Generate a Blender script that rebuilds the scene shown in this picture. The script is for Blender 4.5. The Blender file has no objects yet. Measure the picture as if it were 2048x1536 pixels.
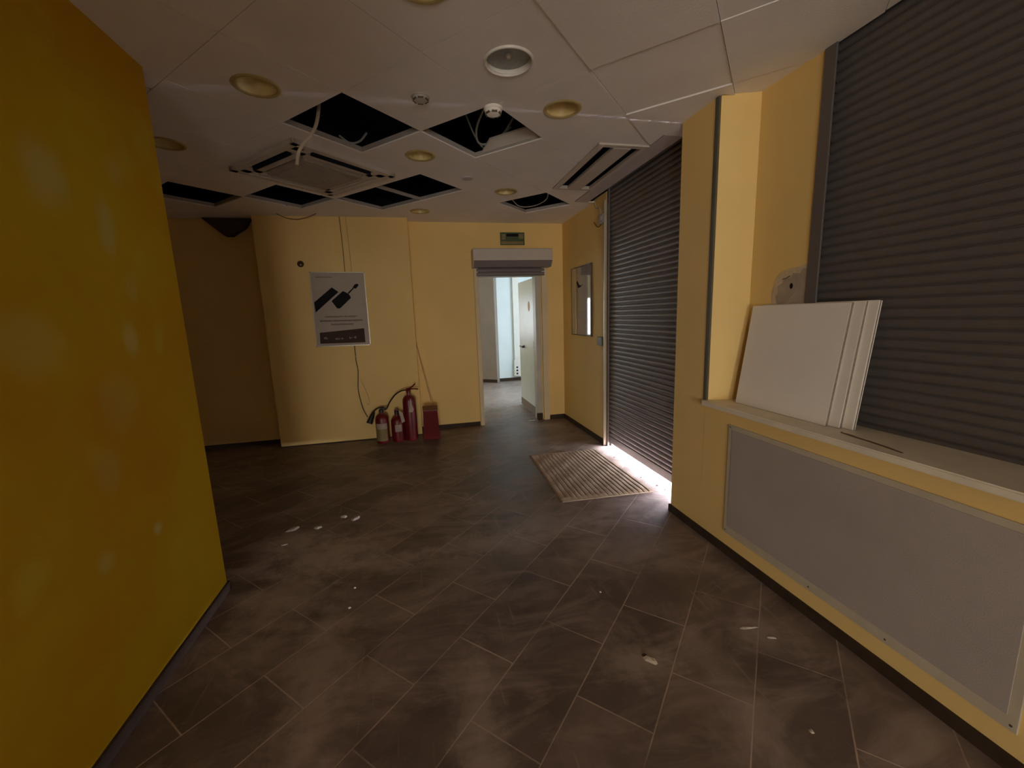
import bpy, bmesh, math, random
from mathutils import Vector, Matrix
random.seed(7)
SC = bpy.context.scene
COL = SC.collection
PI = math.pi
# ------------------------------------------------------------------ camera
cam = bpy.data.cameras.new('camera')
cam.sensor_fit = 'HORIZONTAL'; cam.sensor_width = 36.0
cam.lens = 822.43 / 2048 * 36.0
cam.clip_start = 0.05; cam.clip_end = 100
camo = bpy.data.objects.new('camera', cam); COL.objects.link(camo)
cr = Vector((0.9753007678, -0.2181834562, -0.0344149922))
cu = Vector((0.0691547673, 0.1536493791, 0.9857025345))
cf = Vector((0.2097761436, 0.9637363995, -0.1649427835))
camo.matrix_world = Matrix(((cr.x, cu.x, -cf.x, 0), (cr.y, cu.y, -cf.y, 0), (cr.z, cu.z, -cf.z, 1.545), (0, 0, 0, 1)))
SC.camera = camo
# ------------------------------------------------------------------ world, lights, exposure
w = bpy.data.worlds.new('sky'); SC.world = w; w.use_nodes = True
w.node_tree.nodes['Background'].inputs[0].default_value = (0.80, 0.88, 1.0, 1)
w.node_tree.nodes['Background'].inputs[1].default_value = 3.0
def area(name, loc, direction, sx, sy, power, color, spread=PI):
    l = bpy.data.lights.new(name, 'AREA'); l.shape = 'RECTANGLE'; l.size = sx; l.size_y = sy
    l.energy = power; l.color = color; l.spread = spread
    o = bpy.data.objects.new(name, l); COL.objects.link(o)
    o.location = loc; o.rotation_euler = Vector(direction).to_track_quat('-Z', 'Y').to_euler()
    return o
# daylight entering by the glazed entrance in the wall behind the camera, much of it off the ground outside
area('daylight_entrance', (-.35, -7.22, .95), (.07, 1, .30), 1.4, 1.7, 155.0, (1.0, 0.93, 0.83))
# added fill for the right-hand walls, from an unseen gap at left
area('fill_side_left', (-1.225, -3.6, 1.10), (1, 0, .12), 1.3, 1.9, 84.0, (1.0, 0.93, 0.83))
# daylight through the two windows of the room beyond the doorway
area('daylight_far_window', (-.12, 10.42, 1.45), (.12, -1, -.05), 1.1, 1.05, 26.0, (0.84, 0.94, 1.0))
area('daylight_far_side_window', (3.70, 7.6, 1.6), (-1, .1, -0.1), 1.9, 1.5, 70.0, (0.68, 0.87, 1.0))
# daylight outside the half-lifted street shutter
area('daylight_street', (4.6, 3.6, 1.1), (-1, 0, -0.2), 4.5, 2.2, 13000.0, (0.86, 0.85, 1.0))
SC.view_settings.view_transform = 'Standard'
SC.view_settings.look = 'None'
SC.view_settings.gamma = 1.0
SC.view_settings.exposure = 0.0
SC.view_settings.use_curve_mapping = False
SC.cycles.max_bounces = 10
SC.cycles.diffuse_bounces = 6
SC.cycles.sample_clamp_indirect = 4.0
# ------------------------------------------------------------------ materials
def nt(name):
    m = bpy.data.materials.new(name); m.use_nodes = True
    n = m.node_tree; return m, n, n.nodes['Principled BSDF']
def N(n, t, **kw):
    x = n.nodes.new(t)
    for k, v in kw.items():
        if k.startswith('i_'):
            key = k[2:]; x.inputs[int(key) if key.isdigit() else key].default_value = v
        else: setattr(x, k, v)
    return x
def mat(name, col, rough=.6, noise=.08, scale=8., metal=0., bump=.0, bscale=120., coat=0., detail=3., spec=.5, emis=None):
    m, n, b = nt(name)
    L = n.links.new
    tc = N(n, 'ShaderNodeTexCoord')
    if noise > 0:
        nz = N(n, 'ShaderNodeTexNoise', i_Scale=scale, i_Detail=detail)
        L(tc.outputs['Object'], nz.inputs['Vector'])
        r = N(n, 'ShaderNodeValToRGB')
        r.color_ramp.elements[0].position = .3; r.color_ramp.elements[1].position = .7
        r.color_ramp.elements[0].color = tuple(c * (1 - noise) for c in col) + (1,)
        r.color_ramp.elements[1].color = tuple(min(1, c * (1 + noise)) for c in col) + (1,)
        L(nz.outputs[0], r.inputs[0]); L(r.outputs[0], b.inputs['Base Color'])
    else: b.inputs['Base Color'].default_value = tuple(col) + (1,)
    b.inputs['Roughness'].default_value = rough; b.inputs['Metallic'].default_value = metal
    b.inputs['Specular IOR Level'].default_value = spec
    if coat: b.inputs['Coat Weight'].default_value = coat; b.inputs['Coat Roughness'].default_value = .04
    if bump:
        nb = N(n, 'ShaderNodeTexNoise', i_Scale=bscale, i_Detail=2.)
        L(tc.outputs['Object'], nb.inputs['Vector'])
        bp = N(n, 'ShaderNodeBump', i_Strength=bump, i_Distance=.002)
        L(nb.outputs[0], bp.inputs['Height']); L(bp.outputs[0], b.inputs['Normal'])
    if emis:
        b.inputs['Emission Color'].default_value = tuple(emis[0]) + (1,); b.inputs['Emission Strength'].default_value = emis[1]
    return m
M = {}
M['yellow'] = mat('pale_yellow_paint', (.84, .60, .225), .7, .04, 1.6, bump=.25, bscale=90)
M['cream'] = mat('cream_paint', (.72, .60, .38), .7, .06, 3, bump=.2)
M['ceil'] = mat('ceiling_tile_white', (.84, .80, .77), .85, .04, 2.5, bump=.5, bscale=160)
M['tee'] = mat('ceiling_grid_white', (.42, .39, .36), .5, .03)
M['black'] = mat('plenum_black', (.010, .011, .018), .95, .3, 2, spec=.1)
M['duct'] = mat('plenum_duct', (.05, .05, .055), .7, .3, 3)
M['shut'] = mat('shutter_grey_lacquer', (.18, .155, .155), .42, .05, 20, spec=.5)
M['shutrail'] = mat('shutter_rail_grey', (.13, .115, .11), .4, .05, 20)
M['white'] = mat('white_plastic', (.75, .72, .66), .45, .03, 10)
M['offwhite'] = mat('off_white_lacquer', (.55, .50, .44), .5, .05, 6)
M['base'] = mat('dark_baseboard', (.05, .032, .022), .65, .2, 12, spec=.15)
M['red'] = mat('red_lacquer', (.125, .004, .006), .38, .08, 12)
M['redbox'] = mat('red_box_paint', (.115, .003, .004), .6, .08, 10, spec=.2)
M['blackp'] = mat('black_plastic', (.012, .010, .012), .45, .1, 20)
M['brass'] = mat('yellowed_ring', (.44, .34, .14), .38, .1, 12)
M['lampglass'] = mat('yellowed_reflector', (.72, .58, .27), .32, .08, 14)
M['grille'] = mat('speaker_grille_grey', (.30, .32, .29), .5, .1, 60)
M['sill'] = mat('sill_cream_board', (.80, .72, .57), .45, .07, 9)
M['panelgrey'] = mat('hatch_grey_board', (.40, .35, .315), .7, .06, 3, bump=.3, bscale=200)
M['panelrim'] = mat('hatch_pale_rim', (.52, .46, .34), .6, .08, 8)
M['board'] = mat('white_board', (.90, .86, .79), .8, .02, 5, bump=.3, bscale=200)
M['dark'] = mat('dark_print', (.010, .010, .011), .7, .2, 10, spec=.15)
M['paper'] = mat('poster_paper', (.40, .33, .265), .55, .04, 6)
M['glassp'] = mat('glazed_print', (.36, .31, .29), .04, .06, 5, coat=1.0)
M['glassp2'] = mat('glazed_cream', (.42, .34, .20), .12, .06, 5, coat=1.0)
M['ink'] = mat('grey_ink', (.16, .13, .10), .6, 0)
M['blob'] = mat('pale_ink', (.30, .25, .24), .6, 0)
M['alu'] = mat('dull_aluminium', (.50, .44, .34), .35, .05, 10, metal=.3)
M['darkalu'] = mat('bronze_frame', (.10, .075, .05), .4, .05, 10, metal=.2)
M['wire'] = mat('dark_cable', (.11, .07, .03), .6, 0)
M['wirepale'] = mat('pale_cable', (.50, .43, .33), .5, .05)
M['corner'] = mat('corner_profile_grey', (.10, .09, .06), .5, .1, 8)
M['doorw'] = mat('door_white', (.70, .76, .74), .35, .03, 4)
M['frame'] = mat('door_frame_white', (.52, .49, .42), .45, .08, 6)
M['bluewall'] = mat('far_room_wall', (.70, .78, .80), .8, .03, 3)
M['shadegrey'] = mat('shaded_wall_and_kick_grey', (.26, .21, .175), .8, .06, 3)  # far corner wall's shade put into the colour; the kick plate shares it
M['sign'] = mat('sign_green', (.06, .085, .03), .5, .1, 20)
M['signpale'] = mat('sign_pale', (.22, .18, .07), .5, .1, 20)
M['label'] = mat('label_white', (.40, .31, .25), .6, .05, 20)
M['labely'] = mat('label_yellow', (.24, .19, .07), .6, .05, 20)
M['dust'] = mat('plaster_scrap', (.42, .37, .32), .9, .2, 30)
M['brown'] = mat('dark_brown_board', (.05, .026, .016), .8, .2, 8)
M['wood'] = mat('wooden_stick', (.55, .38, .17), .6, .1, 20)
M['skin_or'] = mat('orange_sticker', (.62, .35, .20), .6, 0)
M['outside'] = mat('pavement', (.55, .54, .54), .9, .1, 3)
M['plaster'] = mat('bare_plaster', (.42, .34, .26), .9, .12, 14, bump=.8, bscale=60)
M['ventbeige'] = mat('aged_vent_plastic', (.34, .28, .225), .6, .05, 8)
M['shutdim'] = mat('shutter_grey_dimmed', (.125, .112, .108), .5, .05, 20)  # darker copy of the shutter grey, the window's dimmer light put into colour
M['edgeshade'] = mat('board_edge_shaded', (.24, .20, .16), .9, .15, 40)  # board sides darkened, their shade is put into the colour
M['filler'] = mat('pale_filler', (.62, .50, .33), .8, .12, 20)
M['purple'] = mat('soffit_board', (.50, .45, .45), .6, .04, 6)

def make_left_wall_mat():
    m, n, b = nt('mottled_orange_plaster'); L = n.links.new
    tc = N(n, 'ShaderNodeTexCoord')
    n1 = N(n, 'ShaderNodeTexNoise', i_Scale=1.1, i_Detail=4., i_Roughness=.55); L(tc.outputs['Object'], n1.inputs['Vector'])
    r1 = N(n, 'ShaderNodeValToRGB'); L(n1.outputs[0], r1.inputs[0])
    e = r1.color_ramp.elements
    e[0].position = .32; e[0].color = (.52, .27, .003, 1); e[1].position = .68; e[1].color = (.56, .39, .008, 1)
    mid = e.new(.5); mid.color = (.54, .33, .004, 1)
    mp = N(n, 'ShaderNodeMapping'); mp.inputs['Scale'].default_value = (1, 2.4, 1.9)
    mp.inputs['Rotation'].default_value = (.5, 0, 0)
    L(tc.outputs['Object'], mp.inputs['Vector'])
    n2 = N(n, 'ShaderNodeTexNoise', i_Scale=1.25, i_Detail=2.2, i_Roughness=.5); L(mp.outputs[0], n2.inputs['Vector'])
    r2 = N(n, 'ShaderNodeValToRGB'); L(n2.outputs[0], r2.inputs[0])
    r2.color_ramp.elements[0].position = .60; r2.color_ramp.elements[0].color = (0, 0, 0, 1)
    r2.color_ramp.elements[1].position = .76; r2.color_ramp.elements[1].color = (.55, .55, .55, 1)
    mx = N(n, 'ShaderNodeMix', data_type='RGBA'); L(r2.outputs[0], mx.inputs[0]); L(r1.outputs[0], mx.inputs[6])
    mx.inputs[7].default_value = (.56, .47, .05, 1)
    # the pale worn spots of the wall, where they stand
    last = mx.outputs[2]
    sep = N(n, 'ShaderNodeSeparateXYZ'); L(tc.outputs['Object'], sep.inputs[0])
    def mth(op, a, c=None):
        x = N(n, 'ShaderNodeMath', operation=op)
        for i, q in enumerate((a, c)):
            if q is None: continue
            if isinstance(q, (int, float)): x.inputs[i].default_value = q
            else: L(q, x.inputs[i])
        return x.outputs[0]
    nw = N(n, 'ShaderNodeTexNoise', i_Scale=7., i_Detail=2.); L(tc.outputs['Object'], nw.inputs['Vector'])
    wob = mth('MULTIPLY', mth('SUBTRACT', nw.outputs[0], .5), .9)
    for (v, z, a, c, s) in [(1.81, 2.07, .09, .11, .62), (2.06, 1.95, .05, .12, .6), (2.17, 2.2, .06, .06, .3), (2.08, 1.50, .05, .07, .6),
                            (2.03, .655, .035, .035, .9), (1.72, .68, .05, .05, .4), (2.15, 1.72, .04, .06, .3), (1.60, 1.5, .12, .12, .3),
                            (1.82, 1.0, .07, .09, .22), (1.3, 1.75, .14, .16, .3), (1.95, 1.25, .1, .12, .2)]:
        dy = mth('DIVIDE', mth('SUBTRACT', sep.outputs[1], v), a); dz = mth('DIVIDE', mth('SUBTRACT', sep.outputs[2], z), c)
        d = mth('SQRT', mth('ADD', mth('MULTIPLY', dy, dy), mth('MULTIPLY', dz, dz)))
        mr = N(n, 'ShaderNodeMapRange', interpolation_type='SMOOTHSTEP', i_1=1.35, i_2=.35, i_3=0., i_4=s)
        L(mth('ADD', d, wob), mr.inputs[0])
        mm = N(n, 'ShaderNodeMix', data_type='RGBA'); L(mr.outputs[0], mm.inputs[0]); L(last, mm.inputs[6])
        mm.inputs[7].default_value = (.56, .50, .16, 1); last = mm.outputs[2]
    L(last, b.inputs['Base Color'])
    b.inputs['Roughness'].default_value = .7; b.inputs['Specular IOR Level'].default_value = .2
    nb = N(n, 'ShaderNodeTexNoise', i_Scale=60., i_Detail=3.); L(tc.outputs['Object'], nb.inputs['Vector'])
    bp = N(n, 'ShaderNodeBump', i_Strength=.3, i_Distance=.002); L(nb.outputs[0], bp.inputs['Height']); L(bp.outputs[0], b.inputs['Normal'])
    return m
M['orange'] = make_left_wall_mat()

def make_floor_mat():
    m, n, b = nt('dark_stone_floor_tiles'); L = n.links.new
    tc = N(n, 'ShaderNodeTexCoord'); sep = N(n, 'ShaderNodeSeparateXYZ'); L(tc.outputs['Object'], sep.inputs[0])
    def mth(op, a, c=None, clamp=False):
        x = N(n, 'ShaderNodeMath', operation=op, use_clamp=clamp)
        for i, q in enumerate((a, c)):
            if q is None: continue
            if isinstance(q, (int, float)): x.inputs[i].default_value = q
            else: L(q, x.inputs[i])
        return x.outputs[0]
    W, LN = .3081, .6150; x0, y0 = -.782, 1.807
    X = mth('SUBTRACT', sep.outputs[0], x0); Y = mth('SUBTRACT', sep.outputs[1], y0); c = math.sqrt(.5)
    I = mth('DIVIDE', mth('MULTIPLY', mth('ADD', X, Y), c), LN)
    J = mth('DIVIDE', mth('MULTIPLY', mth('SUBTRACT', X, Y), c), W)
    row = mth('FLOOR', J); odd = mth('FLOORED_MODULO', row, 2.0)
    II = mth('SUBTRACT', I, mth('MULTIPLY', odd, .5))
    fi = mth('FRACT', II); fj = mth('FRACT', J)
    di = mth('MULTIPLY', mth('MINIMUM', fi, mth('SUBTRACT', 1.0, fi)), LN)
    dj = mth('MULTIPLY', mth('MINIMUM', fj, mth('SUBTRACT', 1.0, fj)), W)
    d = mth('MINIMUM', di, dj)
    mr = N(n, 'ShaderNodeMapRange', interpolation_type='SMOOTHSTEP', i_1=.0012, i_2=.0042, i_3=1., i_4=0.); L(d, mr.inputs[0])
    cb = N(n, 'ShaderNodeCombineXYZ'); L(mth('FLOOR', II), cb.inputs[0]); L(row, cb.inputs[1])
    wn = N(n, 'ShaderNodeTexWhiteNoise'); L(cb.outputs[0], wn.inputs['Vector'])
    # stone
    n1 = N(n, 'ShaderNodeTexNoise', i_Scale=3.5, i_Detail=8., i_Roughness=.6); L(tc.outputs['Object'], n1.inputs['Vector'])
    n1.inputs['Distortion'].default_value = .4
    r1 = N(n, 'ShaderNodeValToRGB'); L(n1.outputs[0], r1.inputs[0])
    r1.color_ramp.elements[0].position = .3; r1.color_ramp.elements[0].color = (.105, .076, .063, 1)
    r1.color_ramp.elements[1].position = .75; r1.color_ramp.elements[1].color = (.205, .152, .126, 1)
    tv = N(n, 'ShaderNodeMapRange', i_3=.80, i_4=1.22); L(wn.outputs[0], tv.inputs[0])
    hs = N(n, 'ShaderNodeHueSaturation'); L(r1.outputs[0], hs.inputs['Color']); L(tv.outputs[0], hs.inputs['Value'])
    # dust smears: stretched clouds
    mp = N(n, 'ShaderNodeMapping'); mp.inputs['Rotation'].default_value = (0, 0, .9); mp.inputs['Scale'].default_value = (1.0, 2.2, 1)
    L(tc.outputs['Object'], mp.inputs['Vector'])
    n2 = N(n, 'ShaderNodeTexNoise', i_Scale=1.6, i_Detail=9., i_Roughness=.66); L(mp.outputs[0], n2.inputs['Vector'])
    n2.inputs['Distortion'].default_value = 1.2
    r2 = N(n, 'ShaderNodeValToRGB'); L(n2.outputs[0], r2.inputs[0])
    r2.color_ramp.elements[0].position = .46; r2.color_ramp.elements[0].color = (0, 0, 0, 1)
    r2.color_ramp.elements[1].position = .74; r2.color_ramp.elements[1].color = (.85, .85, .85, 1)
    mx = N(n, 'ShaderNodeMix', data_type='RGBA'); L(r2.outputs[0], mx.inputs[0]); L(hs.outputs[0], mx.inputs[6]); mx.inputs[7].default_value = (.40, .315, .27, 1)
    # dirty heaps of dust by the left opening
    last = mx.outputs[2]
    nw = N(n, 'ShaderNodeTexNoise', i_Scale=9., i_Detail=6., i_Roughness=.7); L(tc.outputs['Object'], nw.inputs['Vector'])
    wob = mth('MULTIPLY', mth('SUBTRACT', nw.outputs[0], .5), 3.2)
    for (u, v, a, c2, s) in [(-.72, 2.75, .30, .20, .85), (-.95, 3.0, .22, .14, .8), (-.35, 2.55, .34, .10, .6), (-.85, 2.35, .22, .30, .6), (.35, 2.6, .35, .12, .45), (.9, 2.75, .5, .12, .35), (.85, 1.45, .16, .10, .6),
                             (1.5, 1.45, .14, .10, .5), (1.2, 2.3, .3, .25, .3), (-.55, 1.75, .12, .45, .6), (.12, 1.25, .09, .45, .55), (1.15, 1.2, .1, .4, .3), (1.4, 7.6, .8, 1.4, .5)]:
        dx = mth('DIVIDE', mth('SUBTRACT', sep.outputs[0], u), a); dy = mth('DIVIDE', mth('SUBTRACT', sep.outputs[1], v), c2)
        dd = mth('SQRT', mth('ADD', mth('MULTIPLY', dx, dx), mth('MULTIPLY', dy, dy)))
        q = N(n, 'ShaderNodeMapRange', interpolation_type='SMOOTHSTEP', i_1=1.6, i_2=.1, i_3=0., i_4=s); L(mth('ADD', dd, wob), q.inputs[0])
        mm = N(n, 'ShaderNodeMix', data_type='RGBA'); L(q.outputs[0], mm.inputs[0]); L(last, mm.inputs[6]); mm.inputs[7].default_value = (.44, .36, .31, 1); last = mm.outputs[2]
    # thin scratches
    mp3 = N(n, 'ShaderNodeMapping'); mp3.inputs['Rotation'].default_value = (0, 0, .35); mp3.inputs['Scale'].default_value = (14, .9, 1)
    L(tc.outputs['Object'], mp3.inputs['Vector'])
    n3 = N(n, 'ShaderNodeTexNoise', i_Scale=2.2, i_Detail=2.); L(mp3.outputs[0], n3.inputs['Vector'])
    r3 = N(n, 'ShaderNodeValToRGB'); L(n3.outputs[0], r3.inputs[0])
    r3.color_ramp.elements[0].position = .66; r3.color_ramp.elements[0].color = (0, 0, 0, 1)
    r3.color_ramp.elements[1].position = .74; r3.color_ramp.elements[1].color = (.3, .3, .3, 1)
    m3 = N(n, 'ShaderNodeMix', data_type='RGBA'); L(r3.outputs[0], m3.inputs[0]); L(last, m3.inputs[6]); m3.inputs[7].default_value = (.40, .32, .27, 1)
    ng = N(n, 'ShaderNodeTexNoise', i_Scale=1.7, i_Detail=5., i_Roughness=.7); L(tc.outputs['Object'], ng.inputs['Vector'])
    gr = N(n, 'ShaderNodeMapRange', i_1=.36, i_2=.62, i_3=.12, i_4=1.0); L(ng.outputs[0], gr.inputs[0])
    gm = mth('MULTIPLY', mr.outputs[0], gr.outputs[0])
    g = N(n, 'ShaderNodeMix', data_type='RGBA'); L(gm, g.inputs[0]); L(m3.outputs[2], g.inputs[6]); g.inputs[7].default_value = (.50, .39, .32, 1)
    L(g.outputs[2], b.inputs['Base Color'])
    rr = N(n, 'ShaderNodeMapRange', i_3=.24, i_4=.66); L(n2.outputs[0], rr.inputs[0]); L(rr.outputs[0], b.inputs['Roughness'])
    b.inputs['Specular IOR Level'].default_value = .5
    bp = N(n, 'ShaderNodeBump', i_Strength=.35, i_Distance=.003); L(mth('SUBTRACT', n1.outputs[0], mth('MULTIPLY', mr.outputs[0], .6)), bp.inputs['Height']); L(bp.outputs[0], b.inputs['Normal'])
    return m
M['floor'] = make_floor_mat()

# ------------------------------------------------------------------ mesh helpers
def bm_new(): return bmesh.new()
def add_box(bm, x0, y0, z0, x1, y1, z1, bev=0.0, rot=None, piv=None):
    g = bmesh.ops.create_cube(bm, size=1.0)['verts']
    c = Vector(((x0 + x1) / 2, (y0 + y1) / 2, (z0 + z1) / 2)); s = Vector((abs(x1 - x0), abs(y1 - y0), abs(z1 - z0)))
    for v in g: v.co = Vector((v.co.x * s.x, v.co.y * s.y, v.co.z * s.z)) + c
    if bev > 0:
        es = {e for v in g for e in v.link_edges}
        r = bmesh.ops.bevel(bm, geom=list(es), offset=bev, segments=2, affect='EDGES', profile=.5)
        g = list({v for f in r['faces'] for v in f.verts} | {v for v in g if v.is_valid})
    if rot is not None:
        p = piv if piv is not None else c
        bmesh.ops.rotate(bm, verts=g, cent=p, matrix=rot)
    return g
def add_prism(bm, pts, d):
    """closed prism from a 3-D polygon and an extrusion vector"""
    d = Vector(d); a = [bm.verts.new(p) for p in pts]; b = [bm.verts.new(Vector(p) + d) for p in pts]
    n = len(pts)
    try:
        bm.faces.new(a); bm.faces.new(list(reversed(b)))
    except ValueError: pass
    for i in range(n): bm.faces.new((a[i], b[i], b[(i + 1) % n], a[(i + 1) % n]))
def add_lathe(bm, prof, cx, cy, cz, seg=32, axis='Z', closed=False):
    """revolve (radius, height) pairs"""
    rings = []
    for (r, h) in prof:
        ring = []
        for k in range(seg):
            t = 2 * PI * k / seg
            p = (r * math.cos(t), r * math.sin(t), h)
            if axis == 'X': p = (h, r * math.cos(t), r * math.sin(t))
            if axis == 'Y': p = (r * math.cos(t), h, r * math.sin(t))
            ring.append(bm.verts.new((cx + p[0], cy + p[1], cz + p[2])))
        rings.append(ring)
    for a, b in zip(rings[:-1], rings[1:]):
        for k in range(seg): bm.faces.new((a[k], a[(k + 1) % seg], b[(k + 1) % seg], b[k]))
    if closed:
        for k in range(seg):
            bm.faces.new((rings[-1][k], rings[-1][(k + 1) % seg], rings[0][(k + 1) % seg], rings[0][k]))
    else:
        if prof[0][0] > 1e-5: bm.faces.new(list(reversed(rings[0])))
        if prof[-1][0] > 1e-5: bm.faces.new(rings[-1])
def catmull(pts, sub=6):
    P = [Vector(p) for p in pts]; P = [P[0] * 2 - P[1]] + P + [P[-1] * 2 - P[-2]]; out = []
    for i in range(1, len(P) - 2):
        for k in range(sub):
            t = k / sub; a, b, c, d = P[i - 1], P[i], P[i + 1], P[i + 2]
            out.append(.5 * ((2 * b) + (c - a) * t + (2 * a - 5 * b + 4 * c - d) * t * t + (3 * b - a - 3 * c + d) * t ** 3))
    out.append(P[-2]); return out
def add_tube(bm, pts, r, seg=8, smooth=True, r2=None):
    P = catmull(pts) if smooth and len(pts) > 2 else [Vector(p) for p in pts]
    rings = []; up = Vector((0, 0, 1))
    for i, p in enumerate(P):
        d = (P[min(i + 1, len(P) - 1)] - P[max(i - 1, 0)]).normalized()
        a = d.cross(up)
        if a.length < .05: a = d.cross(Vector((0, 1, 0)))
        a.normalize(); b = d.cross(a); rr = r if r2 is None else r + (r2 - r) * i / (len(P) - 1)
        rings.append([bm.verts.new(p + (a * math.cos(2 * PI * k / seg) + b * math.sin(2 * PI * k / seg)) * rr) for k in range(seg)])
    for a, b in zip(rings[:-1], rings[1:]):
        for k in range(seg): bm.faces.new((a[k], a[(k + 1) % seg], b[(k + 1) % seg], b[k]))
    bm.faces.new(list(reversed(rings[0]))); bm.faces.new(rings[-1])
def obj(name, bm, m, parent=None, smooth=False, label=None, at=None):
    """link a bmesh (world coordinates) as one object; origin at parent's origin or `at`"""
    bmesh.ops.remove_doubles(bm, verts=bm.verts, dist=1e-6)
    bmesh.ops.recalc_face_normals(bm, faces=bm.faces)
    off = Vector(at) if at is not None else (parent.matrix_basis.translation.copy() if parent is not None and parent.parent is None else Vector())
    if parent is not None and parent.parent is not None and at is None: off = Vector(parent['_o'])
    for v in bm.verts: v.co -= off
    me = bpy.data.meshes.new(name); bm.to_mesh(me); bm.free()
    if isinstance(m, (list, tuple)):
        for q in m: me.materials.append(q)
    else: me.materials.append(m)
    if smooth:
        for p in me.polygons: p.use_smooth = True
        try: me.set_sharp_from_angle(angle=math.radians(38))
        except Exception: pass
    o = bpy.data.objects.new(name, me); COL.objects.link(o)
    if parent is not None: o.parent = parent
    else: o.location = off
    o['_o'] = tuple(off)
    if label: o['label'] = label
    return o
def thing(name, label, cat, loc, group=None):
    o = bpy.data.objects.new(name, None); COL.objects.link(o); o.location = loc; o.empty_display_size = .1
    o['label'] = label; o['category'] = cat; o['_o'] = tuple(loc)
    if group: o['group'] = group
    return o
def tag(o, label, cat, group=None):
    o['label'] = label; o['category'] = cat
    if group: o['group'] = group
    return o
def struct(name, bm, m, smooth=False):
    o = obj(name, bm, m, smooth=smooth); o['kind'] = 'structure'; return o
def box_struct(name, m, *boxes):
    bm = bm_new()
    for b in boxes: add_box(bm, *b)
    return struct(name, bm, m)
H = 2.7785; TOP = 3.42
# ------------------------------------------------------------------ setting: floor, walls
bm = bm_new(); add_box(bm, -3.7, -7.35, -.12, 2.30, 10.5, 0); add_box(bm, 2.28, 5.7, -.12, 3.6, 10.2, 0)
floor = struct('floor', bm, M['floor'])
box_struct('pavement', M['outside'], (2.30, -1.5, -.16, 9, 5.68, -.01))
box_struct('wall_left', M['orange'], (-1.37, -7.2, 0, -1.21, -4.3, TOP), (-1.37, -4.3, 2.1, -1.21, -2.9, TOP), (-1.37, -2.9, 0, -1.21, 2.52, TOP))
box_struct('wall_left_recess', M['yellow'], (-3.72, 1.0, 0, -3.55, 5.9, TOP), (-3.6, .85, 0, -1.35, 1.0, TOP))
V0, V1 = 5.72, 5.87
box_struct('wall_back', M['yellow'], (-3.6, V0, 0, .825, V1, TOP), (1.70, V0, 0, 2.2, V1, TOP), (.825, V0, 2.14, 1.70, V1, TOP))
bm = bm_new(); add_box(bm, -1.80, 5.50, 0.012, -.06, 5.735, TOP)
struct('wall_back_panel', bm, M['yellow'])
box_struct('wall_right', M['yellow'], (2.04, 4.31, 0, 2.30, 5.74, TOP))
box_struct('trim_1', M['yellow'], (2.12, 2.6, 2.80, 2.30, 4.35, TOP))     # lintel above the street opening
bm = bm_new()
add_prism(bm, [(1.81, 2.325, 0), (2.30, 2.165, 0), (2.30, 2.667, 0), (1.81, 2.667, 0)], (0, 0, TOP))
struct('wall_right_pier', bm, M['yellow'])
box_struct('wall_right_parapet', M['yellow'], (1.81, -.62, 0, 2.30, 2.33, .92))
box_struct('wall_right_niche', M['yellow'], (2.04, 1.857, .92, 2.30, 2.27, TOP))
box_struct('wall_right_rear', M['shutrail'], (1.81, -7.2, 0, 2.30, -.62, TOP))
box_struct('wall_right_far', M['yellow'], (2.12, -.62, 2.80, 2.30, 1.86, TOP))
box_struct('wall_rear', M['yellow'], (-1.37, -7.35, 0, -1.17, -7.2, TOP), (.40, -7.35, 0, 2.3, -7.2, TOP), (-1.17, -7.35, 2.1, .40, -7.2, TOP))
box_struct('light_block_street', M['outside'], (3.62, 5.87, 0, 6.5, 6.02, TOP))  # added outside to keep the street light off the far side window
box_struct('pavement_rear', M['outside'], (-4, -11, -.16, 4, -7.35, -.02))
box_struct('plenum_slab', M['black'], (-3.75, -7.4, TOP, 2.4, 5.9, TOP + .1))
# added blockers behind the camera, shading the left ceiling, left wall and hatch
box_struct('light_block_beam', M['yellow'], (-1.215, -.75, 2.0, -.12, -.45, TOP))
box_struct('light_block_stub_left', M['orange'], (-1.215, -.75, 0, -1.02, -.45, 2.0))
box_struct('light_block_stub_right', M['yellow'], (1.38, -1.0, 0, 1.815, -.75, H - .002))
# lining above the ceiling, the void's darkness put into its near-black colour
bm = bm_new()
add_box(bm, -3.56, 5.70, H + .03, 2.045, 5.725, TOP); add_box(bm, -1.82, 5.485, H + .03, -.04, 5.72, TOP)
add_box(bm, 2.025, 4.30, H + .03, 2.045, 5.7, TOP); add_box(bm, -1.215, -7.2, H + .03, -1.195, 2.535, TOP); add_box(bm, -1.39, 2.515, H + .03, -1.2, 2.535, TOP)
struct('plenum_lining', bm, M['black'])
# baseboards
box_struct('baseboard_left', M['base'], (-1.21, -2.9, 0, -1.198, 2.532, .055), (-1.37, 2.52, 0, -1.198, 2.532, .055))
box_struct('baseboard_back', M['base'], (-3.55, 5.706, 0, -1.80, 5.72, .055), (-.06, 5.706, 0, .76, 5.72, .055), (1.80, 5.706, 0, 2.04, 5.72, .06), (-1.79, 5.494, 0.0, -.07, 5.50, .012))
box_struct('baseboard_right', M['base'], (2.026, 4.33, 0, 2.04, 5.72, .06))
box_struct('baseboard_pier', M['base'], (1.796, -7.2, 0, 1.81, 2.667, .055), (1.796, 2.667, 0, 2.02, 2.68, .055))

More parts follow.
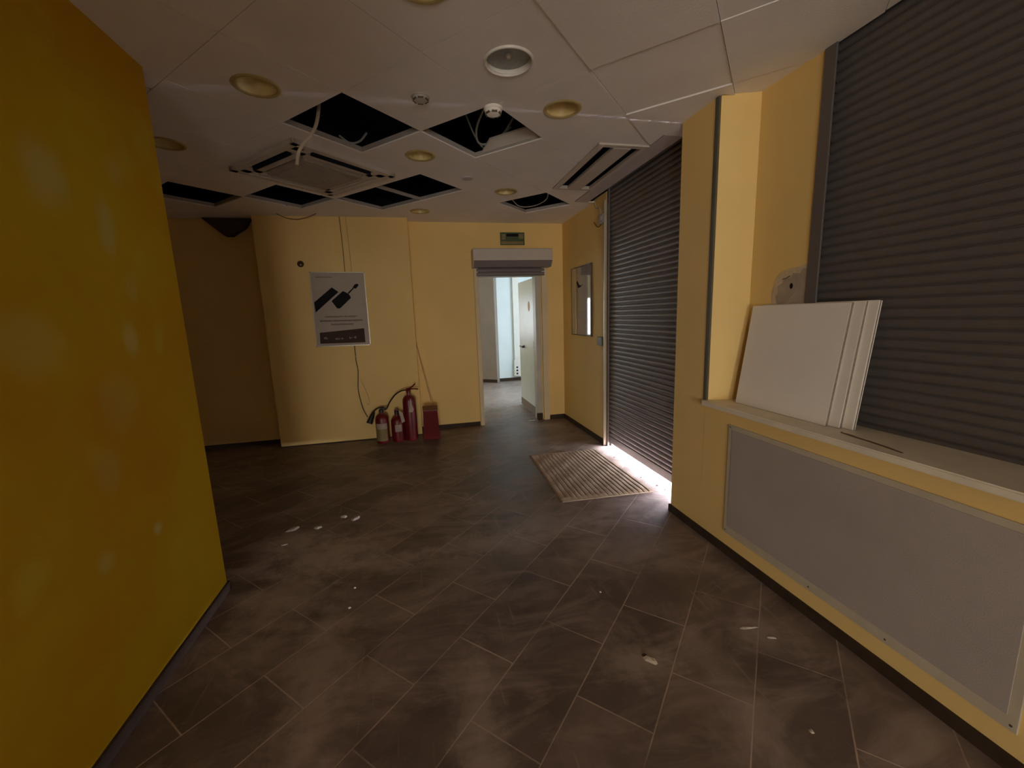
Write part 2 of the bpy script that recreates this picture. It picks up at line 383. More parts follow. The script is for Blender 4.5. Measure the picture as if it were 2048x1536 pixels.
# ------------------------------------------------------------------ ceiling: 600 mm tiles laid at 45 degrees
GX, GY, GS = .098, 2.196, .42426
def P(i, j): return Vector((GX + GS * (i + j), GY + GS * (i - j), 0))
def clip(poly, a, b):
    """keep the part of poly left of a->b"""
    out = []; n = len(poly); d = (b[0] - a[0], b[1] - a[1])
    def s(p): return d[0] * (p[1] - a[1]) - d[1] * (p[0] - a[0])
    for k in range(n):
        p, q = poly[k], poly[(k + 1) % n]; sp, sq = s(p), s(q)
        if sp >= 0: out.append(p)
        if (sp >= 0) != (sq >= 0):
            t = sp / (sp - sq); out.append((p[0] + (q[0] - p[0]) * t, p[1] + (q[1] - p[1]) * t))
    return out
def parea(p): return abs(sum(p[k][0] * p[(k + 1) % len(p)][1] - p[(k + 1) % len(p)][0] * p[k][1] for k in range(len(p)))) / 2 if len(p) > 2 else 0
def subtract(poly, hole):
    """poly minus convex ccw hole -> list of polys"""
    res = []; rest = poly
    for k in range(len(hole)):
        a, b = hole[k], hole[(k + 1) % len(hole)]
        o = clip(rest, b, a)
        if parea(o) > 4e-4: res.append(o)
        rest = clip(rest, a, b)
        if parea(rest) < 4e-4: return res
    return res
def rect(x0, y0, x1, y1): return [(x0, y0), (x1, y0), (x1, y1), (x0, y1)]
CUTS = [rect(-1.36, -7.5, -1.21, 2.52), rect(-3.8, -7.5, -1.3, 1.0), rect(-1.80, 5.50, -.06, 5.8), rect(1.385, 3.055, 1.80, 4.165), rect(1.79, 2.86, 2.2, 4.62), rect(1.815, 2.30, 2.2, 2.66)]
cc = P(1, -3); hd = .64
CUTS.append([(cc.x, cc.y - hd), (cc.x + hd, cc.y), (cc.x, cc.y + hd), (cc.x - hd, cc.y)])
MISSING = {(0, -2), (1, -1), (2, -3), (2, -4), (4, -2), (1, -5), (0, -6)}
LIGHTS = {(1, 0): .096, (1, -2): .096, (-1, -2): .096, (3, -2): .096, (-1, 0): .096, (-1, -4): .096, (3, -4): .096, (5, -2): .096, (0, 0): .112, (1, 2): 0, (-3, 0): .096}
DROP = {(2, 1): -.007, (0, 1): -.006, (1, 2): -.004, (1, 1): .001, (-1, 1): .003, (3, 1): -.003}
bmc = bm_new(); bmt = bm_new()
for i in range(-16, 12):
    for j in range(-12, 16):
        c4 = [P(i, j), P(i + 1, j), P(i + 1, j + 1), P(i, j + 1)]
        cen = (c4[0] + c4[2]) / 2
        if (i, j) in MISSING: continue
        pl = [(cen.x + (q.x - cen.x) * .9945, cen.y + (q.y - cen.y) * .9945) for q in c4]
        if sum(pl[k][0] * pl[(k + 1) % 4][1] - pl[(k + 1) % 4][0] * pl[k][1] for k in range(4)) < 0: pl.reverse()
        B = rect(-3.55, -7.2, 2.045, 5.72)
        for k in range(4):
            pl = clip(pl, B[k], B[(k + 1) % 4])
            if not pl: break
        if parea(pl) < 1e-3: continue
        z = H + DROP.get((i, j), random.uniform(-.0006, .0006))
        rad = LIGHTS.get((i, j), 0)
        if rad and parea(pl) > .35:
            seg = 48; ring = []; 
            for t in range(seg):
                a = 2 * PI * t / seg; d = Vector((math.cos(a), math.sin(a)))
                k = .6 * .9945 / 2 / max(abs((d.x + d.y) * .70711), abs((d.x - d.y) * .70711)) if True else 0
                ring.append([bmc.verts.new((cen.x + d.x * q, cen.y + d.y * q, zz)) for q, zz in ((k, z), (k, z + .010), (rad, z + .010), (rad, z))])
            for t in range(seg):
                a, b = ring[t], ring[(t + 1) % seg]
                for q in range(4): bmc.faces.new((a[q], b[q], b[(q + 1) % 4], a[(q + 1) % 4]))
            continue
        polys = [pl]
        for h in CUTS:
            polys = [r for p_ in polys for r in subtract(p_, h)]
        for p_ in polys:
            add_prism(bmc, [(x, y, z) for x, y in p_], (0, 0, .010))
ceil = struct('ceiling', bmc, M['ceil'])
# grid tees (lines i=const and j=const)
def inside(x, y):
    if not (-3.5 < x < 2.0 and -7.1 < y < 5.69): return False
    for h in CUTS:
        if all((h[(k + 1) % 4][0] - h[k][0]) * (y - h[k][1]) - (h[(k + 1) % 4][1] - h[k][1]) * (x - h[k][0]) > -.006 for k in range(4)): return False
    return True
for a in range(-16, 16):
    for b in range(-16, 15):
        for (p, q) in ((P(a, b), P(a, b + 1)), (P(b, a), P(b + 1, a))):
            d = (q - p).normalized(); nrm = Vector((-d.y, d.x, 0)) * .0045
            for s in range(6):
                p1 = p + (q - p) * (s / 6); q1 = p + (q - p) * ((s + 1) / 6)
                if inside(p1.x, p1.y) and inside(q1.x, q1.y):
                    pts = [p1 - nrm, q1 - nrm, q1 + nrm, p1 + nrm]
                    add_prism(bmt, [(v.x, v.y, H + .008) for v in pts], (0, 0, .005))
                    n2 = nrm * .2; pts = [p1 - n2, q1 - n2, q1 + n2, p1 + n2]
                    add_prism(bmt, [(v.x, v.y, H + .0125) for v in pts], (0, 0, .028))
struct('trim_2', bmt, M['tee'])
# soffit strip between the grille and the street shutter, and the short pale tee end by the pier
bm = bm_new(); add_box(bm, 1.803, 2.862, H - .004, 1.95, 4.62, H + .01); add_box(bm, 1.945, 2.862, H - .004, 1.955, 4.62, H + .06)
struct('trim_3', bm, M['purple'])

# plenum contents seen through the missing tiles: ducts and cables
def cable(name, label, pts, r=.006, m='duct', cat='cable', group=None, seg=8):
    bm = bm_new(); add_tube(bm, pts, r, seg)
    return tag(obj(name, bm, M[m], smooth=True, at=pts[0]), label, cat, group)
cable('ceiling_cable', 'grey cable curling inside the square opening behind the white detector', [(.50, 2.72, 3.40), (.56, 2.95, 3.05), (.50, 3.2, 2.88), (.56, 3.36, 2.84), (.72, 3.30, 2.90), (.85, 3.1, 3.1)], .008, 'grille')
cable('ceiling_cable', 'cable crossing the opening behind the white detector to its left', [(.30, 3.38, 3.40), (.42, 3.22, 3.0), (.52, 3.33, 2.86), (.62, 3.42, 2.84), (.78, 3.30, 2.95)], .006, 'grille')
cable('ceiling_cable', 'thin pale cable sagging in the ceiling opening nearest the shuttered doorway', [(1.43, 4.43, 2.85), (1.47, 4.62, 2.80), (1.40, 4.85, 2.787), (1.25, 4.95, 2.80), (1.12, 4.86, 2.86)], .005, 'wirepale')
# stray strip of tile lying over the second opening
bm = bm_new(); pA, pB = P(2, -1), P(2, 0); d = (pB - pA); n_ = Vector((.7071, .7071, 0)) * -.055
add_prism(bm, [(v.x, v.y, z) for v, z in ((pA + d * .12 + n_ * .15, H + .02), (pB - d * .02 + n_ * .15, H + .02), (pB - d * .02 + n_, H + .075), (pA + d * .30 + n_, H + .075))], (0, 0, .012))
tag(obj('tile_offcut', bm, M['offwhite'], at=tuple(pA + Vector((0, 0, H)))), 'pale ceiling tile offcut lying along the rear edge of the opening by the white detector', 'ceiling tile')
bm = bm_new(); pA, pB = P(1, -1), P(1, -2)
cable('ceiling_cable', 'greenish scrap of cable at the rear corner of the leftmost large opening', [(-.46, 3.34, 2.84), (-.40, 3.39, 2.815), (-.33, 3.37, 2.82), (-.27, 3.30, 2.85)], .007, 'grille')
# white flexible conduit hanging out of the left opening
cable('conduit', 'white flexible conduit dangling from the left ceiling opening', [(-.50, 2.93, 3.42), (-.50, 2.93, 3.25), (-.495, 2.93, 3.02), (-.500, 2.93, 2.88), (-.520, 2.93, 2.77), (-.555, 2.93, 2.69), (-.625, 2.93, 2.61), (-.652, 2.93, 2.56), (-.665, 2.93, 2.50)], .0105, 'wirepale', 'conduit')
bm = bm_new(); add_tube(bm, [(-.705, 2.99, 2.60), (-.703, 2.99, 2.595)], .008)
bm.free()

# ------------------------------------------------------------------ downlights
def make_downlight():
    t = thing('recessed_downlight', '', 'ceiling light', (0, 0, 0), 'recessed downlights in the tiled ceiling')
    bm = bm_new(); add_lathe(bm, [(.094, .002), (.094, -.004), (.100, -.007), (.112, -.006), (.118, 0)], 0, 0, 0, 48, closed=True); obj('ring', bm, M['brass'], t, True)
    bm = bm_new(); add_lathe(bm, [(.0955, .0), (.093, .02), (.086, .05), (.074, .075), (.074, .077), (.0965, .03), (.0975, .0)], 0, 0, 0, 48, closed=True); obj('reflector', bm, M['lampglass'], t, True)
    bm = bm_new(); add_lathe(bm, [(0, .066), (.03, .067), (.060, .070), (.0745, .074), (.0745, .080), (0, .080)], 0, 0, 0, 40); obj('diffuser', bm, M['lampglass'], t, True)
    return t
def dup(root, loc, label, rotz=0):
    r = root.copy(); COL.objects.link(r); r.location = loc; r.rotation_euler = (0, 0, rotz); r['label'] = label
    for ch in list(root.children):
        c = ch.copy(); COL.objects.link(c); c.parent = r
        for g in ch.children:
            d = g.copy(); COL.objects.link(d); d.parent = c
    return r
DL = [((1, 0), 'yellow-ringed downlight between the round speaker and the ceiling grille'),
      ((1, -2), 'small downlight in the middle of the ceiling behind the two large openings'),
      ((-1, -2), 'large dim downlight in front of the left ceiling opening'),
      ((3, -2), 'downlight left of the small ceiling opening near the shuttered doorway'),
      ((-1, 0), 'downlight cut off by the top edge of the photo'),
      ((-1, -4), 'darkest downlight, beside the end of the orange wall'),
      ((3, -4), 'thin downlight close to the back wall left of the doorway')]
first = None
for (ij, lab) in DL:
    c = (P(*ij) + P(ij[0] + 1, ij[1] + 1)) / 2
    if first is None:
        first = make_downlight(); first.location = (c.x, c.y, H); first['label'] = lab
        for ch in first.children: pass
    else: dup(first, (c.x, c.y, H), lab)
c = (P(5, -2) + P(6, -1)) / 2
# ------------------------------------------------------------------ ceiling speaker
sx, sy = .518, 2.200
t = thing('ceiling_speaker', 'round grey-green ceiling speaker with a white rim', 'speaker', (sx, sy, H))
bm = bm_new(); add_lathe(bm, [(.1085, .022), (.112, -.004), (.115, -.009), (.120, -.008), (.1245, 0), (.1245, .002), (.114, .022)], sx, sy, H, 56, closed=True); obj('rim', bm, M['white'], t, True)
bm = bm_new(); add_lathe(bm, [(0, .030), (.05, .028), (.085, .024), (.100, .018), (.1085, .020), (.1085, .03), (.0, .05)], sx, sy, H, 56); g = obj('grille', bm, M['grille'], t, True)
bm = bm_new(); add_lathe(bm, [(0, -.0), (.009, .001), (.013, .008), (.013, .02), (0, .02)], sx, sy, H + .012, 24); obj('centre_cap', bm, M['offwhite'], t, True)
# ------------------------------------------------------------------ detectors
def detector(name, label, x, y, z, s=1.0, m='white', q=1.0):
    t = thing(name, label, 'smoke detector', (x, y, z), 'smoke detectors')
    bm = bm_new(); add_lathe(bm, [(0, .004), (.056 * s, .004), (.056 * s, -.006 * q), (.053 * s, -.010 * q), (0, -.010 * q)], x, y, z, 40); obj('base', bm, M[m], t, True)
    bm = bm_new(); add_lathe(bm, [(0, -.008 * q), (.050 * s, -.009 * q), (.050 * s, -.020 * q), (.045 * s, -.030 * q), (.030 * s, -.037 * q), (0, -.039 * q)], x, y, z, 40); b = obj('body', bm, M[m], t, True)
    for k in range(6):
        bm = bm_new(); a = 2 * PI * (k + .5) / 6; R = .0475 * s
        add_box(bm, x + R * .80, y - .016 * s, z - .0345 * q, x + R * .98, y + .016 * s, z - .0255 * q, 0, Matrix.Rotation(a, 3, 'Z'), Vector((x, y, z)))
        obj('vent_slot', bm, M['corner'], b)
    return t
detector('smoke_detector', 'smoke detector flat on the tile left of the round speaker', .095, 2.60, H, .92, 'tee', .62)
t = detector('smoke_detector', 'white smoke detector hanging at the corner of the square opening', .520, 2.652, H - .010, 1.0, 'board')
bm = bm_new(); add_tube(bm, [(.520, 2.652, H - .012), (.535, 2.69, H + .1), (.60, 2.8, H + .35), (.62, 2.85, TOP)], .004); obj('lead', bm, M['duct'], t, True)
bm = bm_new(); add_lathe(bm, [(0, 0), (.045, 0), (.05, -.004), (.048, -.012), (0, -.014)], .514, 3.934, H, 32)
tag(obj('blanking_plate', bm, M['purple'], smooth=True, at=(.514, 3.934, H)), 'small mauve round cap on the ceiling beyond the square opening', 'ceiling cap')

# ------------------------------------------------------------------ 4-way cassette air conditioner
t = thing('ceiling_air_conditioner', 'square four-way air conditioner set diagonally in the dark left ceiling', 'air conditioner', (cc.x, cc.y, H))
Rz = Matrix.Rotation(PI / 4, 3, 'Z'); piv = Vector((cc.x, cc.y, 0)); z0 = H - .030
bm = bm_new()
def rb(bm, x0, y0, z0_, x1, y1, z1, bev=0): add_box(bm, cc.x + x0, cc.y + y0, z0_, cc.x + x1, cc.y + y1, z1, bev, Rz, piv)
o_, s1, s2 = .452, .395, .330      # outer edge, slot outer, slot inner
for k in range(4):
    q = Matrix.Rotation(PI / 2 * k + PI / 4, 3, 'Z')
    add_box(bm, cc.x - o_, cc.y + s1, z0, cc.x + o_, cc.y + o_, H + .02, .006, q, piv)
    add_box(bm, cc.x - s1, cc.y + s2, z0 + .003, cc.x - .27, cc.y + s1, H + .02, 0, q, piv)
    add_box(bm, cc.x + .27, cc.y + s2, z0 + .003, cc.x + s1, cc.y + s1, H + .02, 0, q, piv)
    add_box(bm, cc.x - s2, cc.y + .27, z0 + .003, cc.x + s2, cc.y + s2, H + .02, .004, q, piv)
obj('panel', bm, M['offwhite'], t)
bm = bm_new(); rb(bm, -.44, -.44, H + .02, .44, .44, H + .25); obj('housing', bm, M['black'], t)
for k in range(4):
    q = Matrix.Rotation(PI / 2 * k + PI / 4, 3, 'Z'); bm = bm_new()
    g = add_box(bm, cc.x - .265, cc.y + s2 + .008, z0 + .006, cc.x + .265, cc.y + s1 - .012, z0 + .012)
    bmesh.ops.rotate(bm, verts=g, cent=Vector((cc.x, cc.y + s2 + .03, z0 + .01)), matrix=Matrix.Rotation(1.35 if k in (1, 2) else .12, 3, 'X'))
    bmesh.ops.rotate(bm, verts=g, cent=piv, matrix=q)
    obj('louvre', bm, M['black'] if k in (1, 2) else M['offwhite'], t)  # open louvres blackened, the dark of the slots is in the colour
bm = bm_new(); rb(bm, -.26, -.26, z0 - .022, .26, .26, z0 + .02, .012)
gr = obj('intake_grille', bm, M['ventbeige'], t)
bm = bm_new()
for k in range(15): rb(bm, -.225, -.224 + k * .032, z0 - .026, .225, -.210 + k * .032, z0 - .022)
obj('slat', bm, M['ventbeige'], gr)['kind'] = 'stuff'
# ------------------------------------------------------------------ linear air grille by the street shutter
t = thing('ceiling_air_grille', 'long white ceiling grille with two black slots beside the shuttered doorway', 'air grille', (1.59, 3.61, H))
U0, U1, W0, W1 = 1.388, 1.800, 3.058, 4.162; zz = H - .012
bm = bm_new()
for b in [(U0, W0, U0 + .055, W1), (U1 - .04, W0, U1, W1), (U0 + .055, W0, U1 - .04, W0 + .05), (U0 + .055, W1 - .045, U1 - .04, W1)]:
    add_box(bm, b[0], b[1], zz, b[2], b[3], H + .018, .003)
obj('frame', bm, M['offwhite'], t)
bm = bm_new(); add_box(bm, U0 + .140, W0 + .05, zz - .002, U1 - .125, W1 - .045, H + .012, .004); obj('centre_blade', bm, M['offwhite'], t)
bm = bm_new(); add_box(bm, U0 + .01, W0 + .01, H + .09, U1 - .01, W1 - .01, H + .11)
for b in [(U0 + .01, W0 + .01, U0 + .02, W1 - .01), (U1 - .02, W0 + .01, U1 - .01, W1 - .01), (U0 + .01, W0 + .01, U1 - .01, W0 + .02), (U0 + .01, W1 - .02, U1 - .01, W1 - .01)]:
    add_box(bm, b[0], b[1], H + .0185, b[2], b[3], H + .09)
obj('plenum_box', bm, M['black'], t)

# ------------------------------------------------------------------ roller shutters
def slats(bm, axis, base, a0, a1, z0, z1, pitch, bulge, sgn=-1, ph=0.):
    """curtain: profile stepped in z, extruded along the wall; front surface towards sgn"""
    prof = []; z = z0
    n = int(math.ceil((z1 - z0) / pitch))
    for k in range(n):
        for (t_, d) in ((0, .0), (.04, .0), (.10, .45), (.25, .82), (.45, 1.0), (.65, .92), (.82, .68), (.93, .35), (.97, .0)):
            zz_ = z0 + (k + t_) * pitch
            if zz_ <= z1: prof.append((zz_, d * bulge))
    A, B, A2, B2 = [], [], [], []
    for (zz_, d) in prof:
        f = base + sgn * d; bk = base - sgn * .008
        for (lst, q, pos) in ((A, f, a0), (B, f, a1), (A2, bk, a0), (B2, bk, a1)):
            lst.append(bm.verts.new((q, pos, zz_) if axis == 'Y' else (pos, q, zz_)))
    for k in range(len(prof) - 1):
        bm.faces.new((A[k], B[k], B[k + 1], A[k + 1])); bm.faces.new((A2[k], A2[k + 1], B2[k + 1], B2[k]))
        bm.faces.new((A[k], A[k + 1], A2[k + 1], A2[k])); bm.faces.new((B[k], B2[k], B2[k + 1], B[k + 1]))
    bm.faces.new((A[0], A2[0], B2[0], B[0])); bm.faces.new((A[-1], B[-1], B2[-1], A2[-1]))
# street door
t = thing('roller_shutter', 'grey roller shutter stopped just above the floor with daylight underneath', 'roller shutter', (2.07, 3.65, 0))
bm = bm_new(); slats(bm, 'Y', 2.076, 2.69, 4.302, .125, 3.05, .0483, .012); obj('curtain', bm, M['shut'], t, True)
bm = bm_new(); add_box(bm, 2.064, 2.69, .045, 2.082, 4.300, .125, .004); add_box(bm, 2.0635, 2.69, .045, 2.088, 4.300, .060, .003); obj('bottom_bar', bm, M['shutrail'], t)
for (a, b) in ((4.268, 4.312), (2.672, 2.735)):
    bm = bm_new(); add_box(bm, 2.044, a, 0, 2.0615, b, 3.0, .002); add_box(bm, 2.092, a, 0, 2.102, b, 3.0, .002)
    e = b - .008 if a > 4 else a
    add_box(bm, 2.05, e, 0, 2.098, e + .008, 3.0)
    obj('guide_rail', bm, M['shutrail'], t)
bm = bm_new(); add_box(bm, 2.010, 4.302, 0, 2.04, 4.318, 2.72, .003); tag(obj('edge_strip', bm, M['alu'], at=(2.025, 4.31, 0)), 'slim metal edge strip running up the left side of the shuttered doorway', 'edge strip')
bm = bm_new(); add_box(bm, 1.995, 2.667, H - .085, 2.04, 2.80, H - .065, .004); add_box(bm, 2.01, 2.755, H - .15, 2.03, 2.775, H - .08, .004)
tag(obj('shutter_bracket', bm, M['offwhite'], at=(2.04, 2.77, H - .075)), 'small pale bracket at the top right of the shuttered doorway', 'bracket')
# window
t = thing('roller_shutter', 'large closed grey roller shutter behind the cream sill, filling the window', 'roller shutter', (2.07, .62, .95))
bm = bm_new(); slats(bm, 'Y', 2.088, -.60, 1.83, .922, 3.05, .0458, .012); obj('curtain', bm, M['shutdim'], t, True)
bm = bm_new(); add_box(bm, 2.030, 1.795, .951, 2.040, 1.857, 3.05, .002); add_box(bm, 2.100, 1.795, .952, 2.110, 1.857, 3.05); add_box(bm, 2.035, 1.847, .952, 2.11, 1.857, 3.05); obj('guide_rail', bm, M['shutrail'], t)
bm = bm_new(); add_box(bm, 2.030, -.62, .952, 2.040, -.56, 3.05, .002); add_box(bm, 2.035, -.62, .952, 2.11, -.61, 3.05); obj('guide_rail', bm, M['shutrail'], t)
# over the back doorway: open, only its case and last slats hang down
t = thing('roller_shutter', 'pale boxed roller shutter rolled up over the back doorway', 'roller shutter', (1.28, 5.72, 2.1))
bm = bm_new()
pr = [(5.72, 2.415), (5.505, 2.415), (5.495, 2.405), (5.495, 2.262), (5.555, 2.185), (5.72, 2.185)]
add_prism(bm, [(.742, y, z) for y, z in pr], (1.078, 0, 0)); obj('housing', bm, M['offwhite'], t)
bm = bm_new(); add_prism(bm, [(.750, y, z) for y, z in ((5.4935, 2.262), (5.5535, 2.182), (5.70, 2.182), (5.70, 2.186), (5.555, 2.187), (5.496, 2.264))], (1.062, 0, 0)); obj('underside', bm, M['shut'], t, label='dark sloping underside')
bm = bm_new(); slats(bm, 'X', 5.69, .80, 1.755, 2.085, 2.19, .0483, .010); obj('curtain', bm, M['shut'], t, True)
bm = bm_new(); add_box(bm, .80, 5.68, 2.078, 1.755, 5.70, 2.092, .003); obj('bottom_bar', bm, M['shutrail'], t)
for (a, b) in ((.765, .822), (1.712, 1.800)):
    bm = bm_new(); add_box(bm, a, 5.685, 0, b, 5.72, 2.20, .004); obj('guide_rail', bm, M['cream'], t, label='cream painted guide rail')
# door frame in the opening
bm = bm_new(); add_box(bm, 1.628, 5.73, 0, 1.702, 5.875, 2.14, .004); add_box(bm, .82, 5.74, 2.075, 1.702, 5.875, 2.14, .004); add_box(bm, .82, 5.80, 0, .832, 5.875, 2.14, .002)
struct('door_1', bm, M['frame'])
bm = bm_new(); add_box(bm, 1.615, 5.712, 0, 1.70, 5.76, .10, .01); tag(obj('threshold_block', bm, M['brown'], at=(1.66, 5.73, 0)), 'dark scuffed block at the foot of the right door frame', 'block')
# ------------------------------------------------------------------ door leaf swung into the far room
hx, hy = 1.655, 5.89
t = thing('door_leaf', 'white door standing open into the bright room behind', 'door', (hx, hy, 0))
bm = bm_new(); add_box(bm, 1.655, 5.89, .02, 1.697, 6.86, 2.07, .003); p = obj('panel', bm, M['doorw'], t)
bm = bm_new(); add_box(bm, 1.651, 5.90, .02, 1.656, 6.85, .14, .001); obj('kick_plate', bm, M['shadegrey'], t, label='grey kick plate')
bm = bm_new()
add_lathe(bm, [(0, -.006), (.026, -.006), (.026, 0), (0, 0)], 1.655, 6.56, 1.03, 24, 'X'); add_tube(bm, [(1.65, 6.56, 1.03), (1.61, 6.56, 1.03), (1.60, 6.55, 1.03), (1.60, 6.44, 1.025)], .010)
add_tube(bm, [(1.65, 6.56, 1.03), (1.615, 6.56, 1.03)], .016, smooth=False); add_tube(bm, [(1.60, 6.57, 1.03), (1.60, 6.63, 1.04)], .009, smooth=False)
obj('handle', bm, M['blackp'], t, True, label='black lever handle')
bm = bm_new(); add_lathe(bm, [(0, -.002), (1, -.002), (1, .0005), (0, .0005)], 0, 0, 0, 32, 'X')
for v in bm.verts: v.co = Vector((1.6545 + v.co.x, 6.20 + v.co.y * .055, 1.67 + v.co.z * .075))
obj('oval_sticker', bm, M['skin_or'], t, label='orange oval sticker')
bm = bm_new(); add_box(bm, 1.6535, 5.905, 1.03, 1.656, 5.985, 1.15); obj('patch', bm, M['skin_or'], t, label='tan repair patch')
# ------------------------------------------------------------------ room beyond the doorway
box_struct('wall_far_end', M['bluewall'], (1.69, 9.53, 0, 3.62, 9.7, TOP))
bm = bm_new(); add_prism(bm, [(.55, 10.2, 0), (1.69, 9.36, 0), (1.80, 9.56, 0), (.55, 10.4, 0)], (0, 0, TOP)); struct('wall_far_corner', bm, M['shadegrey'])
box_struct('wall_far_left', M['cream'], (-1.0, V1, 0, -.9, 10.4, TOP), (-.9, 10.3, 0, -.65, 10.4, TOP), (.40, 10.3, 0, .62, 10.4, TOP), (-.65, 10.3, 0, .40, 10.4, .93), (-.65, 10.3, 1.96, .40, 10.4, TOP))
bm = bm_new()
for b in [(-.65, .93, -.61, 1.96), (.36, .93, .40, 1.96), (-.61, .93, .36, .97), (-.61, 1.92, .36, 1.96), (-.32, .97, -.28, 1.92)]: add_box(bm, b[0], 10.32, b[1], b[2], 10.37, b[3])
struct('window_1', bm, M['frame'])
bm = bm_new()
for b in [(6.6, .8, 6.65, 2.4), (8.55, .8, 8.6, 2.4), (6.65, .8, 8.55, .85), (6.65, 2.35, 8.55, 2.4), (7.58, .85, 7.62, 2.35)]: add_box(bm, 3.53, b[0], b[1], 3.58, b[2], b[3])
struct('window_2', bm, M['frame'])
box_struct('wall_far_right', M['bluewall'], (3.5, V1, 0, 3.62, 6.6, TOP), (3.5, 8.6, 0, 3.62, 9.6, TOP), (3.5, 6.6, 0, 3.62, 8.6, .8), (3.5, 6.6, 2.4, 3.62, 8.6, TOP), (2.2, 5.74, 0, 3.62, V1, TOP))
box_struct('ceiling_far', M['ceil'], (-1.0, V1, 2.78, 3.6, 10.4, 2.85))
box_struct('baseboard_far', M['base'], (1.70, 9.515, 0, 3.5, 9.53, .07))
bm = bm_new(); add_prism(bm, [(.70, 10.075, 0), (1.685, 9.345, 0), (1.692, 9.36, 0), (.70, 10.09, 0)], (0, 0, .07)); struct('baseboard_far_corner', bm, M['base'])
t = thing('cable_trunking', 'white vertical cable duct with sockets on the bright far wall', 'cable duct', (2.20, 9.53, .09))
bm = bm_new(); add_box(bm, 2.15, 9.475, .10, 2.30, 9.53, 2.78, .004); obj('duct_body', bm, M['white'], t)
bm = bm_new(); add_box(bm, 2.13, 9.462, .12, 2.26, 9.476, .50, .004); s_ = obj('socket_strip', bm, M['white'], t)
for k in range(3):
    bm = bm_new(); add_lathe(bm, [(0, 0), (.022, 0), (.022, -.004), (0, -.004)], 2.20, 9.462, .17 + k * .075, 20, 'Y'); obj('socket', bm, M['dark'], s_)

# ------------------------------------------------------------------ right wall: frame, box, sign
t = thing('framed_poster', 'glazed framed poster on the side wall next to the shuttered doorway', 'poster', (2.04, 5.0, 1.25))
a, b, c_, d_ = 4.685, 5.335, 1.255, 2.125
bm = bm_new(); add_box(bm, 2.024, a + .012, c_ + .012, 2.036, b - .012, d_ - .012); obj('print', bm, M['glassp'], t)
bm = bm_new()
for q in [(a, c_, a + .022, d_), (b - .014, c_, b, d_), (a, c_, b, c_ + .014), (a, d_ - .012, b, d_)]: add_box(bm, 2.018, q[0], q[1], 2.04, q[2], q[3], .003)
obj('frame', bm, M['darkalu'], t)
bm = bm_new(); add_box(bm, 2.0175, a + .022, d_ - .004, 2.022, b - .014, d_, .001); obj('frame_highlight', bm, M['alu'], t, label='painted highlight along the top edge')  # pale strip stands in for a highlight on the top of the frame
bm = bm_new(); add_box(bm, 2.0232, b - .15, c_ + .015, 2.0245, b - .015, d_ - .015); obj('margin', bm, M['glassp2'], t, label='cream left margin of the print')
bm = bm_new(); add_prism(bm, [(2.0236, 5.16, 1.93), (2.0236, 5.12, 1.955), (2.0236, 5.07, 1.90), (2.0236, 5.0, 1.885), (2.0236, 4.93, 1.90), (2.0236, 5.02, 1.865), (2.0236, 5.10, 1.86), (2.0236, 5.13, 1.90)], (.0008, 0, 0)); obj('figure', bm, M['dark'], t, label='small dark winged mark')
bm = bm_new(); add_box(bm, 2.005, 4.355, 1.165, 2.04, 4.475, 1.265, .006); tag(obj('junction_box', bm, M['corner'], at=(2.04, 4.41, 1.21)), 'small grey box on the wall just left of the street shutter', 'junction box')
bm = bm_new(); add_box(bm, 2.01, 4.34, 2.50, 2.04, 4.46, 2.60, .01); add_box(bm, 2.0, 4.37, 2.53, 2.012, 4.43, 2.575, .006)
add_tube(bm, [(2.02, 4.40, 2.60), (2.02, 4.44, 2.67), (2.03, 4.55, 2.70), (2.03, 4.60, 2.77)], .005)
tag(obj('cable_box', bm, M['purple'], at=(2.04, 4.4, 2.55)), 'small mauve box with a cable tail high beside the street shutter', 'junction box')
bm = bm_new(); add_tube(bm, [(2.033, 4.42, 2.50), (2.033, 4.52, 2.49), (2.033, 4.62, 2.56)], .004)
tag(obj('loose_cable', bm, M['wire'], at=(2.033, 4.5, 2.5)), 'short dark cable looping under the mauve box high on the side wall', 'cable')
# exit sign above the back doorway
t = thing('wall_sign', 'dull green sign plate on the wall above the back doorway', 'sign', (1.31, 5.72, 2.50))
bm = bm_new(); add_box(bm, 1.150, 5.700, 2.490, 1.488, 5.72, 2.655, .004); obj('plate', bm, M['sign'], t)
bm = bm_new(); add_box(bm, 1.158, 5.697, 2.497, 1.47, 5.7003, 2.535); obj('strip', bm, M['signpale'], t, label='paler lower strip')
for (x0, x1, z_0, z_1) in [(1.17, 1.22, 2.56, 2.63), (1.41, 1.47, 2.57, 2.635)]:
    bm = bm_new(); add_box(bm, x0, 5.697, z_0, x1, 5.7003, z_1); obj('symbol', bm, M['signpale'], t)
bm = bm_new(); add_box(bm, 1.235, 5.697, 2.60, 1.40, 5.7003, 2.635); obj('dark_band', bm, M['dark'], t)

